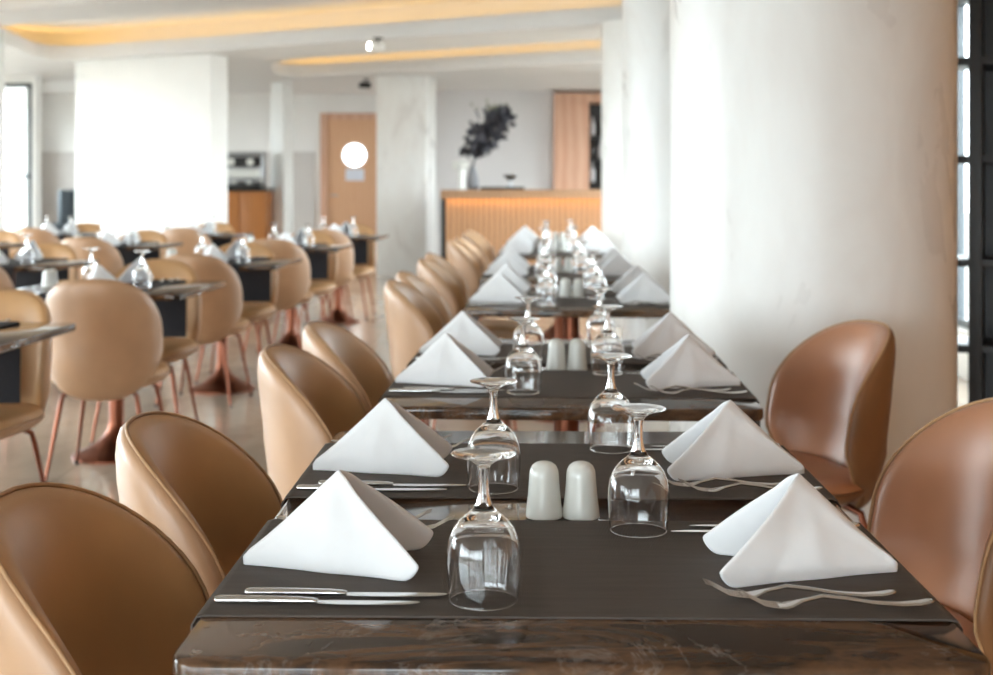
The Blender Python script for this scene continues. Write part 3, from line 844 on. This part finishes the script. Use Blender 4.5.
for k, cx in enumerate((.42, .62)):
    tag(put('cup', CUP, None, (-3.94+cx, 17.70, 1.1915), 0), f'small white cup, {("left", "right")[k]} of two under the espresso machine', 'cup', 'espresso cups')
ac = put('armchair', None, None, (-5.66, 18.05, 0), R(-25)); tag(ac, 'dark grey high-backed armchair half hidden by the broad pillar', 'armchair')
put('seat', box_mesh('seat', 'dark_grey_fabric', (-.33, -.35, .28), (.33, .22, .46), .05), ac)
put('backrest', box_mesh('backrest', 'dark_grey_fabric', (-.36, .20, .26), (.36, .36, 1.22), .06), ac)
for s in (-1, 1):
    put('armrest', box_mesh('armrest', 'dark_grey_fabric', (s*.40-.06, -.34, .26), (s*.40+.06, .30, .66), .045), ac)
    put('wing', box_mesh('wing', 'dark_grey_fabric', (s*.40-.04, -.02, .64), (s*.40+.04, .34, 1.12), .035), ac)
    for yy in (-.3, .3):
        bm = bmesh.new(); tube(bm, [(s*.32, yy, 0), (s*.30, yy*.95, .28)], [.014, .02], 10); put('leg', finish(bm, 'leg', 'black_metal', 40), ac)
def spot(px, py, y, label, lit):
    x = (px-PX0)*y/F_PX
    o = put('ceiling_spotlight', None, None, (x, y, ZC)); tag(o, label, 'spotlight', 'ceiling spotlights')
    bm = bmesh.new(); lathe(bm, [(.05, -.015), (.05, -.0005)], 20, (0, 0, 0), True, True); put('mount', finish(bm, 'mount', 'black_metal', 40), o)
    bm = bmesh.new(); tube(bm, [(0, 0, -.014), (0, 0, -.05)], .012, 8); put('stalk', finish(bm, 'stalk', 'black_metal', 40), o)
    bm = bmesh.new(); bar_loft(bm, [(-.09, 0, .035, -.085, .035), (-.088, 0, .042, -.085, .042), (.05, 0, .042, -.085, .042), (.056, 0, .036, -.085, .036)], 20); b = put('lamp_body', finish(bm, 'lamp_body', 'white_paint' if lit else 'black_metal', 40), o)
    bm = bmesh.new(); bar_loft(bm, [(-.0915, 0, .034, -.085, .034), (-.0905, 0, .034, -.085, .034)], 20); put('lens', finish(bm, 'lens', 'spot_lens' if lit else 'dark_frame', 40), o)
    o.rotation_euler = (0, 0, R(30))
spot(378, 44, 12.6, 'white ceiling spotlight with a lit lens between the two glowing recesses', True)
spot(366, 87, 17.6, 'small black ceiling spotlight above the door', False)

sh = put('shelving_unit', None, None, (1.525, 6.05, 0), R(-22)); tag(sh, 'tall black open shelving standing behind the thick column', 'shelving')
SW = 1.35
for x0 in (0, .60, SW-.06): put('upright', box_mesh('upright', 'ebony', (x0, 0, 0), (x0+.06, .36, 2.5), .003), sh)
for z in (.08, .46, .84, 1.30, 1.735, 2.18, 2.46):
    put('shelf', box_mesh('shelf', 'ebony', (.061, .01, z), (SW-.061, .35, z+.035), .002), sh)
put('back_panel', box_mesh('back_panel', 'ebony', (.66, .351, .05), (SW, .37, 2.5)), sh)

# ------------------------------------------------------------------ light, camera
w = bpy.data.worlds.new('World'); scene.world = w; w.use_nodes = True
nt = w.node_tree; nt.nodes.clear()
out = nt.nodes.new('ShaderNodeOutputWorld'); bg = nt.nodes.new('ShaderNodeBackground')
bg.inputs['Color'].default_value = (.86, .945, 1.0, 1); bg.inputs['Strength'].default_value = 6.0
nt.links.new(bg.outputs[0], out.inputs['Surface'])

cam = bpy.data.cameras.new('camera'); co = bpy.data.objects.new('camera', cam); COL.objects.link(co)
co.location = (0, 0, CAM_Z); co.rotation_euler = (R(90), 0, 0)
cam.sensor_width = 36; cam.sensor_fit = 'HORIZONTAL'; cam.lens = F_PX/993*36
cam.shift_y = -(337.5-YH)/993; cam.clip_start = .05; cam.clip_end = 200
cam.dof.use_dof = True; cam.dof.focus_distance = 1.75; cam.dof.aperture_fstop = 5.6
scene.camera = co
vs = scene.view_settings
vs.view_transform = 'Standard'; vs.look = 'None'; vs.gamma = 1; vs.use_curve_mapping = False; vs.exposure = 1.55
cy = scene.cycles
cy.use_denoising = True
cy.max_bounces = 24; cy.diffuse_bounces = 6; cy.glossy_bounces = 6; cy.transmission_bounces = 24; cy.transparent_max_bounces = 12
cy.sample_clamp_indirect = 8
